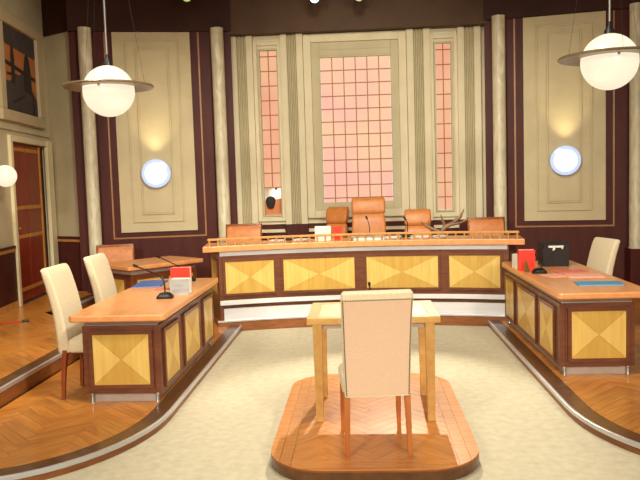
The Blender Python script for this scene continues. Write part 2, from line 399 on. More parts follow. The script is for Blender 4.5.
# double door
door = thing('door_1', 'dark red double door with gold rails in the left wall', None, (-5.07, 10.28, 0), LW); door['kind'] = 'structure'
MB().box((.005, .045, UZ+.01), (1.495, .09, 2.735)).build('door_backing', DOORR, door)
for x0, x1 in ((.03, .62), (.645, 1.24)):
    lf = MB().box((x0, .02, UZ+.02), (x1, .044, 2.70)).build('door_leaf', DOORR, door, bevel=.004)
    for z in (2.61, 1.735, 1.30, .50):
        MB().box((x0+.01, .006, z), (x1-.01, .02, z+.055)).build('rail', DOORG, lf, bevel=.003)
MB().box((1.25, .004, UZ+.01), (1.30, .044, 2.72)).build('stile', DOORG, door, bevel=.003)
MB().box((1.31, .03, UZ+.01), (1.49, .045, 2.72)).build('dark_reveal', HEAD, door)
kn = MB().sphere((.1, -.035, 1.46), .03).tube([(.1, -.03, 1.46), (.1, .02, 1.46)], .012).build('door_knob', BRASS, door, smooth=True)
# picture
pic = thing('framed_picture', 'framed print with dark skyline silhouettes on orange above the red door', 'picture', (-5.0585, 10.17, 0), LW)
MB().box((-.06, -.02, 3.18), (1.36, -.002, 4.44)).build('backing', INK, pic)
for a, b in (((-.24, -.07, 3.03), (1.62, -.002, 3.19)), ((-.24, -.07, 4.43), (1.62, -.002, 4.6)), ((-.24, -.07, 3.19), (-.05, -.002, 4.43)), ((1.35, -.07, 3.19), (1.62, -.002, 4.43))):
    MB().box(a, b).build('frame_bar', FRAMEP, pic, bevel=.012)
def flat(poly, m, y, name='print_shape'):
    MB().add([(p[0], y, p[1]) for p in poly]+[(p[0], y+.002, p[1]) for p in poly],
             [tuple(range(len(poly)))]+[tuple(range(len(poly), 2*len(poly)))[::-1]]+[(i, (i+1) % len(poly), len(poly)+(i+1) % len(poly), len(poly)+i) for i in range(len(poly))]).build(name, m, pic)
flat([(-.04, 3.2), (1.34, 3.2), (1.34, 4.42), (-.04, 4.42)], ORANGE, -.024)
flat([(-.04, 4.15), (1.34, 4.10), (1.34, 4.42), (-.04, 4.42)], INKG, -.027)
flat([(-.04, 3.2), (1.34, 3.2), (1.34, 3.45), (1.1, 3.62), (.75, 3.8), (.45, 3.72), (.2, 3.62), (-.04, 3.62)], INKG, -.027)
flat([(.28, 3.6), (.42, 3.6), (.42, 4.0), (.38, 4.16), (.32, 4.16), (.28, 4.0)], INK, -.03)
flat([(.78, 3.55), (1.12, 3.5), (1.1, 3.9), (1.03, 4.08), (.95, 4.14), (.87, 4.08), (.8, 3.9)], INK, -.03)
flat([(-.02, 3.86), (1.3, 3.74), (1.3, 3.8), (-.02, 3.92)], INK, -.031)
flat([(.1, 3.7), (.5, 3.72), (.5, 3.76), (.1, 3.74)], INK, -.031)
flat([(1.12, 3.21), (1.22, 3.21), (1.18, 3.5), (1.12, 3.5)], INK, -.030)
flat([(.3, 3.3), (.8, 3.45), (.8, 3.49), (.3, 3.34)], INK, -.030)

def strip_wall(s):
    a, b = (-5.262, 12.11), (-4.62, 11.72)
    L = math.hypot(b[0]-a[0], b[1]-a[1]); an = math.atan2(b[1]-a[1], b[0]-a[0])
    if s > 0: an = -an; o = (4.62, 11.72)
    else: o = a
    w = MB().box((0, 0, 0), (L, .12, 4.6)).build('wall_back_left_return' if s < 0 else 'wall_back_right_return', OLIVE, None, (o[0], o[1], 0), an)
    tag(w, 'narrow cream wall strip between the red door and the left marble column' if s < 0 else 'narrow cream wall strip beyond the right marble column', None, None, 'structure')
    MB().box((0, -.02, PZ), (L, -.001, 1.14)).build('wainscot', DARKW, w)
    MB().box((.0, -.032, 1.14), (L, -.001, 1.18)).build('dado_rail', GOLD, w)
    MB().box((.0, -.032, 1.181), (L, -.001, 1.23)).build('dado_cap', DARKW, w)
    MB().box((0, -.03, 4.6), (L, .12, TOPZ)).build('header', HEAD, w)
strip_wall(-1); strip_wall(1)
wr = MB().box((-1.86, 0, 0), (8, .15, TOPZ)).build('wall_right', OLIVE, None, (5.07, 10.28, 0), -LW); tag(wr, 'putty coloured right wall outside the frame', None, None, 'structure')

FL = math.hypot(2.56, .54); FA = math.atan2(.54, 2.56)
def flank(s):
    """angled brown wall with stepped cream panel; local u runs from left to right"""
    org = (-4.66, 11.66) if s < 0 else (2.1, 12.2)
    an = FA if s < 0 else -FA
    U = lambda X: ((X-2.1) if s > 0 else (4.66-X-.065))/math.cos(FA)
    span = lambda Xa, Xb: tuple(sorted((U(Xa), U(Xb))))
    w = MB().box((0, 0, 0), (FL, .15, TOPZ)).build('wall_back_left' if s < 0 else 'wall_back_right', DARKW, None, (org[0], org[1], 0), an)
    tag(w, 'brown angled wall with cream panel '+('left' if s < 0 else 'right')+' of the windows', None, None, 'structure')
    hd = MB().box((0, -.06, 4.57), (FL, -.001, TOPZ)).build('header', HEAD, w)
    a, b = span(2.70, 3.93)
    MB().box((a, -.03, 1.27), (b, -.001, 4.56)).build('panel', PANELC, w, bevel=.006)
    for k, (d, pr) in enumerate(((.2, .05), (.36, .07))):
        f = .028; z0, z1 = 1.27+d*.8, 4.56-d*.75
        for p, q in (((a+d, z0), (a+d+f, z1)), ((b-d-f, z0), (b-d, z1)), ((a+d+f, z0), (b-d-f, z0+f)), ((a+d+f, z1-f), (b-d-f, z1))):
            MB().box((p[0], -.03-.022, p[1]), (q[0], -.031, q[1])).build('panel_moulding', PANELC, w, bevel=.006)
    MB().box((a+.39, -.045, 1.27+.32), (b-.39, -.0305, 4.56-.3)).build('panel_field', PANELC, w, bevel=.004)
    ga, gb = span(2.555, 4.06)
    for p, q in (((ga, 1.165), (ga+.026, 4.56)), ((gb-.026, 1.165), (gb, 4.56)), ((ga+.026, 1.165), (gb-.026, 1.191))):
        MB().box((p[0], -.014, p[1]), (q[0], -.001, q[1])).build('gold_inlay', INLAY, w)
    # columns
    for X, lab in ((2.30, 'inner'), (4.33, 'outer')):
        X += .04 if (s < 0 and lab == 'outer') else 0
        Y = 12.2-(X-2.1)*.211-.13
        nm = {(-1, 'inner'): 'pale marble column between the left cream panel and the fluted pilasters', (-1, 'outer'): 'pale marble column at the far left behind the globe pendant',
              (1, 'inner'): 'pale marble column between the fluted pilasters and the right cream panel', (1, 'outer'): 'pale marble column cut by the right edge of the picture'}[(s, lab)]
        c = thing('column', nm, 'column', (s*X, Y, 0), 0, 'marble columns')
        zb = PZ if lab == 'outer' else DZ
        MB().box((-.13, -.13, zb), (.13, .13, .82)).build('plinth', DARKW, c, bevel=.008)
        MB().lathe([(.115, .82), (.105, .84), (.105, 4.58), (.11, 4.6)], 32).build('shaft', MARBLE, c, smooth=True)
    # round sconce
    X = 3.315 if s > 0 else 3.38; Y = 12.2-(X-2.1)*.211
    sc = thing('wall_sconce', 'round glowing wall sconce on the '+('left' if s < 0 else 'right')+' cream panel', 'lamp', (s*X-s*0.0, Y-.055, 2.24), an, 'round wall sconces')
    R90 = Matrix.Rotation(PI/2, 4, 'X')
    MB().lathe([(.10, 0), (.10, .05), (.215, .06), (.215, 0.075)], 40, R90).build('back_plate', CHROME, sc, smooth=True)
    MB().lathe([(.232, .07), (.236, .085), (.225, .105), (.18, .118), (.178, .07)], 48, R90).build('glass_rim', RIMG, sc, smooth=True)
    MB().lathe([(.177, .075), (.176, .118), (.12, .135), (.04, .142), (.002, .143)], 48, R90).build('diffuser', DISC, sc, smooth=True)
    nrm = Vector((math.sin(an), -math.cos(an), 0))
    ld = bpy.data.lights.new('sconce_uplight', 'SPOT'); ld.energy = 34; ld.spot_size = math.radians(72); ld.spot_blend = 1.0; ld.color = (1, .85, .5); ld.shadow_soft_size = .03
    lo = bpy.data.objects.new('sconce_uplight', ld); C.objects.link(lo); lo.parent = sc; lo.location = (0, -.24, .10)
    lo.rotation_euler = (PI-.16, 0, 0)
flank(-1); flank(1)

# centre wall with openings
wb = MB()
wb.box((-2.2, 0, 0), (2.2, .12, 1.45)).box((-2.2, 0, 4.305), (2.2, .12, 4.53))
for a, b in ((-2.2, -1.685), (-1.335, -.655), (.595, 1.295), (1.60, 2.2)): wb.box((a, 0, 1.45), (b, .12, 4.305))
wb.box((-.655, 0, 1.45), (.595, .12, 1.61)).box((-.655, 0, 4.145), (.595, .12, 4.305))
wb = wb.build('wall_back', CREAM, None, (0, 12.42, 0)); tag(wb, 'cream back wall with three backlit windows between fluted pilasters', None, None, 'structure')
MB().box((-2.15, -.25, 4.52), (2.15, .12, TOPZ)).build('header', HEADC, wb)
MB().box((-2.2, -.03, DZ), (2.2, -.001, 1.31)).build('wainscot', DARKW, wb)
MB().box((-2.2, -.045, 1.17), (2.2, -.03, 1.225)).build('dado_rail', CREAM, wb)
# lower cream panels behind the judges
def border(parent, x0, z0, x1, z1, w, y0, y1, m, name='frame_bar', bv=.008):
    for a, b in (((x0, z0), (x0+w, z1)), ((x1-w, z0), (x1, z1)), ((x0+w, z0), (x1-w, z0+w)), ((x0+w, z1-w), (x1-w, z1))):
        MB().box((a[0], y0, a[1]), (b[0], y1, b[1])).build(name, m, parent, bevel=bv)
border(wb, -.905, 1.40, .83, 4.50, .13, -.07, -.001, CREAM, 'surround')
border(wb, -.775, 1.53, .70, 4.37, .13, -.035, -.001, OLIVE, 'inner_surround')
MB().box((-.645, -.033, 4.146), (.57, -.001, 4.239)).build('inner_surround', OLIVE, wb)
for x0, x1 in ((-1.765, -1.285), (1.22, 1.685)):
    border(wb, x0, 1.36, x1, 4.42, .065, -.04, -.001, CREAM, 'surround')

def window(name, x0, x1, z0, z1, cols, rowz, pm, label, skip_below=None):
    w = thing(name, label, None, (0, 12.42, 0)); w['kind'] = 'structure'
    t = .016
    border(w, x0, z0, x1, z1, .03, -.03, .05, OLIVE, 'window_frame', .004)
    cw = (x1-x0-.06)/cols
    rz = [z for z in rowz]
    for c in range(1, cols):
        X = x0+.03+c*cw; zb = max(z0+.03, skip_below or 0)
        MB().box((X-t/2, .0, zb), (X+t/2, .03, z1-.03)).build('mullion', MULL, w)
    for z in rz[1:-1]:
        if skip_below and z < skip_below-.01: continue
        MB().box((x0+.03, .001, z-t/2), (x1-.03, .029, z+t/2)).build('mullion', MULL, w)
    for c in range(cols):
        for k in range(len(rz)-1):
            if skip_below and rz[k] > rz[k+1] and rz[k+1] < skip_below-.01: continue
            X0 = x0+.03+c*cw+t/2; X1 = X0+cw-t
            MB().box((X0, .012, rz[k+1]+t/2), (X1, .02, rz[k]-t/2)).build('pane', pm, w)
    return w
rows = [4.115-.2165*k for k in range(12)]+[1.64]
window('window_2', -.655, .595, 1.61, 4.145, 6, rows, PANE, 'wide pink backlit window behind the tallest judge chair')
nr = [4.275, 4.175]+[4.175-.2475*k for k in range(1, 11)]+[1.48]
window('window_1', -1.685, -1.335, 1.45, 4.305, 2, nr, PANE_O, 'narrow peach backlit window with a gap at the bottom, left of the wide one', 1.94)
window('window_3', 1.295, 1.60, 1.45, 4.305, 2, nr, PANE_O, 'narrow peach backlit window right of the wide one')
# what shows through the gap of the left narrow window
MB().box((-1.72, .30, 1.3), (-1.3, .32, 4.4)).build('backing_board', WHITE, wb)
o = MB().add([(-.2, 0, 0), (.2, 0, 0), (.2, .03, 0), (-.2, .03, 0), (-.2, 0, .30), (.2, 0, .34), (.2, .03, .34), (-.2, .03, .30)], [(0,3,2,1),(4,5,6,7),(0,1,5,4),(1,2,6,5),(2,3,7,6),(3,0,4,7)]).build('peach_cloth', SKIN, None, (-1.5, 12.60, 1.42))
tag(o, 'peach cloth seen through the gap at the foot of the left narrow window', 'cloth')
o = MB().loft([[(r*math.cos(2*PI*k/14)*1.0, r*.5*math.sin(2*PI*k/14), z) for k in range(14)] for r, z in ((.01, 0), (.05, .01), (.07, .06), (.085, .13), (.08, .18), (.04, .21), (.01, .215))]).build('dark_bundle', INK, None, (-1.57, 12.56, 1.58), smooth=True)
tag(o, 'dark bundle seen through the gap of the left narrow window', 'bundle')
o = thing('added_bulb', 'bulb added to light the white board behind the left narrow window gap', 'lamp', (-1.48, 12.66, 1.84))  # invented light source that brightens the backing board
MB().sphere((0, 0, 0), .06).build('bulb', LAMPG, o, smooth=True)
MB().tube([(0, 0, .05), (0, 0, .12)], .02).build('socket', BLACK, o)

# fluted pilasters
for k, (x0, x1, lab) in enumerate(((-2.145, -1.765, 'leftmost fluted cream pilaster beside the left marble column'), (-1.29, -.91, 'fluted cream pilaster between the left narrow and the wide window'),
                                   (.835, 1.225, 'fluted cream pilaster between the wide and the right narrow window'), (1.68, 2.06, 'rightmost fluted cream pilaster beside the right marble column'))):
    p = thing('pilaster', lab, 'pilaster', ((x0+x1)/2, 12.42, 0), 0, 'fluted pilasters')
    h = (x1-x0)/2
    MB().prism([(-h, 0), (-h, -.10), (-h*.45, -.10), (-h*.45, -.03), (h*.45, -.03), (h*.45, -.10), (h, -.10), (h, 0)], 1.31, 4.515).build('shaft', CREAM, p)
    prof = [(-h*.448, -.031), (-h*.448, -.09)]
    fw = h*.896/3
    for i in range(3):
        xa = -h*.448+i*fw
        for q in range(7):
            t = q/6; prof.append((xa+fw*(.12+.76*t), -.09+.05*math.sin(PI*t)))
    prof += [(h*.448, -.09), (h*.448, -.031)]
    MB().prism(prof, 1.311, 4.512).build('fluting', OLIVE, p)  # darker putty tone puts the shade of the flutes into the colour
    MB().box((-h-.01, -.115, DZ), (h+.01, -.046, 1.309)).build('pedestal', DARKW, p, bevel=.006)
ceil = MB().box((-9, 1.0, TOPZ), (9, 13, TOPZ+.1)).build('ceiling', HEAD); tag(ceil, 'dark studio ceiling', None, None, 'structure')

# ------------------------------------------------------------------ veneer panels
def veneer_panel(parent, x0, z0, x1, z1, M=None, star=False):
    """matched veneer panel facing local -y: four wedges meeting in the middle inside a dark moulding"""
    p = MB().box((x0, -.004, z0), (x1, 0.006, z1), M).build('panel', VEN_C, parent)
    w = .012
    cx, cz = (x0+x1)/2, (z0+z1)/2; y = -.010; g = .0012
    P = [(x0+w, z0+w), (x1-w, z0+w), (x1-w, z1-w), (x0+w, z1-w)]
    mats = (VEN_B, VEN_A, VEN_B, VEN_A)
    for i in range(4):
        a, b = P[i], P[(i+1) % 4]; tri = [a, b, (cx, cz)]
        mx, mz = sum(t[0] for t in tri)/3, sum(t[1] for t in tri)/3
        tri = [(t[0]+(mx-t[0])*.012, t[1]+(mz-t[1])*.012) for t in tri]
        MB().add([(t[0], y, t[1]) for t in tri]+[(t[0], -.003, t[1]) for t in tri], [(0, 1, 2), (5, 4, 3), (0, 3, 4, 1), (1, 4, 5, 2), (2, 5, 3, 0)], M).build('veneer_wedge', mats[i], p)
    for a, b in (((x0-.02, z0-.02), (x0+w, z1+.02)), ((x1-w, z0-.02), (x1+.02, z1+.02)), ((x0+w, z0-.02), (x1-w, z0+w)), ((x0+w, z1-w), (x1-w, z1+.02))):
        MB().box((a[0], -.015, a[1]), (b[0], .004, b[1]), M).build('moulding', DARK, p)

# ------------------------------------------------------------------ judges' bench
bench = thing('judges_bench', 'long curved judges bench with four pale veneer panels and gallery rail', 'bench', (0, 9.504, CZ))
bench.scale = (.96, .96, .96)
bb = lambda Yc, x0, x1: [(p[0], p[1]-9.9) for p in arc(Yc, x0, x1)]
def band(name, Yc, hx, z0, z1, d, m, bv=0):
    MB().strip(bb(Yc, -hx, hx), bb(Yc+d, -hx, hx), z0, z1).build(name, m, bench, bevel=bv)
band('plinth', 9.965, 1.93, PZ, .315, .1, SILVER)
band('recess', 10.0, 1.91, .315, .385, .1, DARK)
band('lower_strip', 9.915, 1.94, .372, .435, .1, SILVER, .005)
band('front', 9.94, 1.94, .435, 1.045, .05, DARK)
band('metal_band', 9.93, 1.925, 1.045, 1.112, .06, METAL)
top_pl = bb(9.84, -2.12, 2.12)+[(2.2, .25), (2.2, .42)]+bb(10.52, -2.12, 2.12)[::-1]+[(-2.2, .42), (-2.2, .25)]
MB().prism(top_pl, 1.113, 1.19).build('worktop', TOPW, bench, bevel=.008)
for (x0, x1) in ((-1.87, -1.205), (-1.095, -.095), (.05, 1.045), (1.17, 1.845)):
    ya = 9.94-x0*x0/(2*RB)-9.9; yb_ = 9.94-x1*x1/(2*RB)-9.9; L = math.hypot(x1-x0, yb_-ya)
    M = Matrix.Translation((x0, ya-.012, 0)) @ Matrix.Rotation(math.atan2(yb_-ya, x1-x0), 4, 'Z')
    veneer_panel(bench, 0.0, .515, L, .975, M)
for s in (-1, 1):     # angled ends
    a = (s*1.945, 9.94-1.945**2/12-9.9); b = (s*2.17, .33)
    L = math.hypot(b[0]-a[0], b[1]-a[1])
    p0, p1 = (b, a) if s < 0 else (a, b)
    M = Matrix.Translation((p0[0], p0[1], 0)) @ Matrix.Rotation(math.atan2(p1[1]-p0[1], p1[0]-p0[0]), 4, 'Z')
    MB().box((0, 0, PZ), (L, .05, 1.112), M).build('end_panel', DARK, bench)
    veneer_panel(bench, .1, .515, L-.08, .975, M @ Matrix.Translation((0, -.006, 0)))
    # back pedestal carrying the top
    MB().box((min(s*1.5, s*1.9), .25, PZ), (max(s*1.5, s*1.9), .5, 1.112)).build('pedestal', DARK, bench)
# gallery rail
gr = bb(9.935, -2.06, 2.06)
rail = MB().strip(bb(9.915, -2.07, 2.07), bb(9.945, -2.07, 2.07), 1.262, 1.292).build('gallery_rail', GOLD, bench, bevel=.004)
pm = None
for i in range(38):
    x = -2.05+4.1*i/37; y = 9.93-x*x/12-9.9
    if pm is None:
        pm = MB().lathe([(.016, 0), (.011, .015), (.015, .038), (.011, .055), (.016, .073)], 8).build('baluster', GOLD, bench, (x, y, 1.19), smooth=True)
    else:
        q = bpy.data.objects.new('baluster', pm.data); C.objects.link(q); q.parent = bench; q.location = (x, y, 1.19)

# ------------------------------------------------------------------ desks
def desk(name, label, s, ya, yb, panels, end):
    """s=-1: left desk (front faces +x); open knee space on the far side from the well"""
    cxd = -2.07 if s < 0 else 2.12
    t = thing(name, label, 'desk', (cxd, (ya+yb)/2, PZ))
    h = (yb-ya)/2
    xi = -s*.335; xo = s*.335     # inner face toward the carpet, outer face toward the sitters
    x0, x1 = min(xi, xo), max(xi, xo)
    tx0, tx1 = (-.42, .41) if s < 0 else (-.375, .48)
    MB().prism(rrect(tx0, -h-.1, tx1, h+.02, .05), .72, .78).build('worktop', TOPW, t, bevel=.014, seg=3)
    MB().box((x0+.02, -h+.02, .671), (x1-.02, h-.02, .719)).build('apron', GREYB, t)
    fx = (x1-.05, x1) if s < 0 else (x0, x0+.05)
    MB().box((fx[0], -h, .085), (fx[1], h, .67)).build('front', DARK, t, bevel=.003)
    lo, hi = (x0, x1-.051) if s < 0 else (x0+.051, x1)
    MB().box((lo, -h, .085), (hi, -h+.05, .67)).build('end_panel', DARK, t, bevel=.003)
    MB().box((lo, h-.05, .085), (hi, h, .67)).build('end_panel', DARK, t, bevel=.003)
    # recessed kick board and chrome feet
    MB().box((x0+.06, -h+.05, .0), (x1-.06, -h+.08, .084)).build('kick_board', GREYB, t)
    fk = (x1-.09, x1-.06) if s < 0 else (x0+.06, x0+.09)
    MB().box((fk[0], -h+.081, 0), (fk[1], h-.05, .084)).build('kick_board', GREYB, t)
    for fx_, fy in ((x0+.05, -h+.03), (x1-.05, -h+.03), (x0+.05, h-.03), (x1-.05, h-.03)):
        MB().lathe([(.02, 0), (.014, .01), (.014, .085)], 14).build('foot', CHROME, t, (fx_, fy, 0), smooth=True)
    # veneer panels: end facing the room, then three along the front
    M = Matrix.Translation((0, -h-.006, 0))
    veneer_panel(t, end[0]-cxd, .15, end[1]-cxd, .61, M)
    for a, b in panels:
        a -= (ya+yb)/2; b -= (ya+yb)/2
        if s < 0: M = Matrix.Translation((x1+.006, a, 0)) @ Matrix.Rotation(PI/2, 4, 'Z')
        else: M = Matrix.Translation((x0-.006, b, 0)) @ Matrix.Rotation(-PI/2, 4, 'Z')
        veneer_panel(t, 0, .13, b-a, .60, M)
    return t
desk('counsel_desk', 'orange topped desk at left with blue folder and gooseneck microphone', -1, 5.95, 8.18, ((6.06, 6.54), (6.76, 7.38), (7.60, 8.06)), (-2.325, -1.815))
desk('counsel_desk', 'orange topped desk at right carrying the black basket', 1, 6.6, 9.1, ((6.76, 7.28), (7.46, 8.30), (8.50, 8.98)), (1.875, 2.385))

# clerk's desk at the back left, turned towards the well
ca = math.atan2(1.0, .86)
cd = thing('clerk_desk', 'small angled orange topped desk behind the left counsel desk', 'desk', (-3.13, 10.42, PZ), ca)
MB().prism(rrect(-.64, -.47, .64, .40, .04), .71, .77).build('worktop', TOPW, cd, bevel=.014)
MB().box((-.54, -.36, .641), (.54, .25, .709)).build('apron', GREYB, cd)
MB().box((-.56, -.38, .06), (.56, -.33, .64)).build('front', DARK, cd)
for x in (-.56, .51): MB().box((x, -.329, .06), (x+.05, .26, .64)).build('end_panel', DARK, cd)
MB().box((-.5, -.34, 0), (.5, -.3, .06)).build('kick_board', GREYB, cd)
for x in (-.52, .0): veneer_panel(cd, x+.04, .12, x+.48, .58, Matrix.Translation((0, -.388, 0)))
veneer_panel(cd, .06, .12, .52, .58, Matrix.Translation((-.566, .27, 0)) @ Matrix.Rotation(-PI/2, 4, 'Z'))

# ------------------------------------------------------------------ chairs
def rring(hw, y0, y1, z, r, tilt=0.0, n=5):
    return [(x, y, z+tilt*y) for x, y in rrect(-hw, y0, hw, y1, min(r, (y1-y0)/2.02, hw/1.01), n)]
def upholstered(label, loc, rz, legm, backm, group='cream upholstered chairs', studs=False):
    t = thing('upholstered_chair', label, 'chair', loc, rz, group)
    # seat
    MB().loft([rring(.215, -.19, .27, .415, .03), rring(.232, -.2, .29, .43, .04), rring(.236, -.2, .295, .485, .045), rring(.225, -.2, .285, .52, .05), rring(.19, -.18, .25, .532, .05)]).build('seat', UPH, t, smooth=True)
    # backrest, leaning and slightly curved, facing +y
    ZB = .42
    rings = []
    N = 12
    for k in range(N+1):
        f = k/N; z = ZB+(1.155-ZB)*f; yc = -.235-.02*f-.115*f*f; th = .048-.014*f; hw = .222+.018*f
        if k == N: rings.append(rring(hw-.004, yc-th, yc+th, z-.012, .02))
        else: rings.append(rring(hw, yc-th, yc+th, z, .02))
    f = 1; rings.append(rring(.222, -.37-.02, -.37+.02, 1.16, .015))
    MB().loft(rings).build('backrest', UPH, t, smooth=True)
    rb = []
    for k in range(N):
        f = (k+.15)/N; z = ZB+(1.155-ZB)*f; yc = -.235-.02*f-.115*f*f; th = .048-.014*f; hw = .206+.018*f
        rb.append([(-hw, yc-th-.004, z), (hw, yc-th-.004, z), (hw, yc-th+.004, z), (-hw, yc-th+.004, z)])
    MB().loft(rb).build('back_panel', backm, t)
    if studs:
        m = MB()
        def st(x, f):
            z = ZB+(1.155-ZB)*f; yc = -.235-.02*f-.115*f*f; th = .048-.014*f
            m.sphere((x, yc-th-.004, z), .0055, 6, 4)
        for k in range(46):
            f = .02+.905*k/45
            for sx in (-1, 1): st(sx*(.210+.018*f), f)
        for k in range(1, 26): st(-.226+.452*k/26, .925)
        tag(m.build('nail_trim', STUD, t), kind='stuff')
    def leg(x0, y0, x1, y1, r0, r1, ztop):
        rings = []
        for k in range(6):
            f = k/5; x = x0+(x1-x0)*f; y = y0+(y1-y0)*f**1.6; r = r0+(r1-r0)*f; z = ztop*f if f else 0
            rings.append([(x-r, y-r, z), (x+r, y-r, z), (x+r, y+r, z), (x-r, y+r, z)])
        MB().loft(rings).build('leg', legm, t, bevel=.003)
    for sx in (-1, 1):
        leg(sx*.212, -.262, sx*.205, -.225, .015, .021, .44)
        leg(sx*.212, .262, sx*.205, .25, .014, .021, .42)
    return t
upholstered('peach backed witness chair with nail trim seen from behind on the podium', (.057, 4.915, CZ+.096), math.radians(5), CHLEGL, UPHB, studs=True).scale = (.975, .975, .965)
upholstered('cream chair at the near end of the left desk', (-2.39, 6.29, PZ), -PI/2, CHLEG, UPH)
upholstered('cream chair at the far end of the left desk, beside the blue folder', (-2.40, 7.29, PZ), -PI/2, CHLEG, UPH)
upholstered('cream chair behind the right desk near the black basket', (2.49, 8.45, PZ), PI/2+math.radians(12), CHLEG, UPH).scale = (1, 1, .94)

def studded_chair(label, loc, rz):
    t = thing('leather_armchair', label, 'chair', loc, rz, 'studded leather armchairs')
    MB().loft([rring(.27, -.22, .27, .36, .03), rring(.285, -.23, .285, .39, .04), rring(.285, -.23, .285, .44, .05), rring(.25, -.2, .25, .475, .05)]).build('seat', LEATHD, t, smooth=True)
    fr = []
    for k in range(9):
        f = k/8; z = .42+.54*f; y = -.235-.09*f*f; fr.append(rring(.292, y-.025, y+.025, z, .02))
    MB().loft(fr).build('back_frame', CHLEG, t, smooth=True)
    for sgn, nm in ((1, 'back_cushion'), (-1, 'outer_back')):
        rg = []
        for k in range(9):
            f = k/8; z = .455+.475*f; y = -.235-.09*f*f+sgn*.026; hh = .014 if 0 < k < 8 else .006
            rg.append(rring(.268 if 0 < k < 8 else .25, y-hh, y+hh+(.01 if sgn > 0 and 0 < k < 8 else 0), z, .012))
        MB().loft(rg).build(nm, LEATHD, t, smooth=True)
    m = MB()
    for k in range(20):
        f = .08+.84*k/19; y = -.235-.09*f*f
        for sx in (-1, 1): m.sphere((sx*.279, y+.028, .42+.54*f), .007, 6, 4); m.sphere((sx*.279, y-.028, .42+.54*f), .007, 6, 4)
    for k in range(22):
        x = -.27+.54*k/21; y = -.235-.09*.95**2
        m.sphere((x, y+.028, .945), .007, 6, 4); m.sphere((x, y-.028, .945), .007, 6, 4)
    tag(m.build('nail_trim', BRASS, t), kind='stuff')
    for sx in (-1, 1):
        MB().tube([(sx*.285, -.24, .68), (sx*.30, -.05, .675), (sx*.30, .18, .66), (sx*.295, .22, .60), (sx*.28, .2, .44)], .02, 8).build('arm', CHLEG, t, smooth=True)
        for y, y2 in ((-.24, -.27), (.22, .24)):
            MB().tube([(sx*.25, y2, 0), (sx*.25, y, .2), (sx*.25, y, .37)], [.016, .02, .025], 8).build('leg', CHLEG, t, smooth=True)
    return t
studded_chair('studded brown leather armchair at the left end of the judges bench', (-1.87, 11.2, DZ), PI+.06)
studded_chair('studded brown leather armchair at the right end of the judges bench', (1.955, 11.2, DZ), PI-.06)
studded_chair('studded brown leather armchair behind the small angled desk', (-3.83, 10.95, PZ), ca+PI-.55)

def office_chair(label, loc, rz, H, hw, head=.3):
    """swivel chair facing +y; H height of the top of the back"""
    t = thing('swivel_chair', label, 'chair', loc, rz, 'tan leather swivel chairs of the judges')
    MB().loft([rring(.24, -.2, .26, .42, .04), rring(.265, -.23, .28, .45, .05), rring(.265, -.23, .28, .5, .06), rring(.235, -.2, .25, .535, .06)]).build('seat', LEATH, t, smooth=True)
    zs = H-head
    def slab(z0, z1, w, nm, d=0):
        rg = []
        for k in range(11):
            f = k/10; z = z0+(z1-z0)*f; g = (z-.5)/(H-.5); y = -.25-.13*g*g; e = math.sin(PI*f)**.35 if 0 < f < 1 else 0
            th = .03+.035*e+d; rg.append(rring(w-.02+.02*e, y-th*.8, y+th, z, .035))
        MB().loft(rg).build(nm, LEATH, t, smooth=True)
    slab(.5, zs-.004, hw, 'backrest'); slab(zs+.004, H, hw, 'headrest', .008)
    for sx in (-1, 1):
        MB().tube([(sx*.27, -.2, .46), (sx*.31, -.18, .62), (sx*.31, -.12, .7), (sx*.31, .15, .71), (sx*.30, .2, .68), (sx*.27, .15, .47)], .022, 8).build('arm', CHLEG, t, smooth=True)
        MB().loft([rring(.03, -.15, .17, .722, .02), rring(.035, -.17, .19, .735, .02), rring(.03, -.15, .17, .75, .02)], Matrix.Translation((sx*.31, 0, 0))).build('arm_pad', LEATH, t, smooth=True)
    MB().lathe([(.05, .41), (.03, .39), (.03, .12), (.05, .1), (.05, .06)], 16).build('column', BLACK, t, smooth=True)
    for k in range(5):
        a = 2*PI*k/5+.3; b = MB().tube([(.03*math.cos(a), .03*math.sin(a), .1), (.3*math.cos(a), .3*math.sin(a), .065)], [.025, .016], 8).build('base_leg', BLACK, t, smooth=True)
        MB().sphere((.3*math.cos(a), .3*math.sin(a), .027), .026, 10, 8).build('castor', BLACK, b, smooth=True)
    return t
office_chair('tan swivel chair turned sideways, left of the tallest judge chair', (-.497, 11.56, DZ), PI-.35, 1.18, .19, .27)
office_chair('tallest tan swivel chair in front of the wide pink window', (.12, 10.98, DZ), PI, 1.33, .265, .26)
office_chair('tan swivel chair right of the tallest judge chair', (.87, 11.05, DZ), PI-.06, 1.12, .21, .25)

# ------------------------------------------------------------------ witness table
wt = thing('witness_table', 'small pale wooden witness table on the podium behind the chair', 'table', (.072, 5.70, CZ+.096))
TX = .50; TY = .365; TZ = .80
for a in ((-TX, -TY, TX, -TY+.075), (-TX, TY-.075, TX, TY), (-TX, -TY+.076, -TX+.085, TY-.076), (TX-.085, -TY+.076, TX, TY-.076)):
    MB().box((a[0], a[1], TZ-.05), (a[2], a[3], TZ)).build('top_rail', PINE, wt, bevel=.004)
MB().box((-TX+.086, -TY+.076, TZ-.045), (TX-.086, TY-.076, TZ-.003)).build('top_inset', INSET, wt)
for a in ((-.385, -.335, .385, -.31), (-.385, .31, .385, .335), (-.435, -.285, -.41, .285), (.41, -.285, .435, .285)):
    MB().box((a[0], a[1], TZ-.085), (a[2], a[3], TZ-.051)).build('apron', GREYB, wt)
for sx in (-1, 1):
    for sy in (-1, 1):
        rg = []
        for z, r in ((0, .028), (.35, .032), (TZ-.051, .035)):
            x, y = sx*.422, sy*.322
            rg.append([(x-r, y-r, z), (x+r, y-r, z), (x+r, y+r, z), (x-r, y+r, z)])
        MB().loft(rg).build('leg', PINE, wt, bevel=.003)

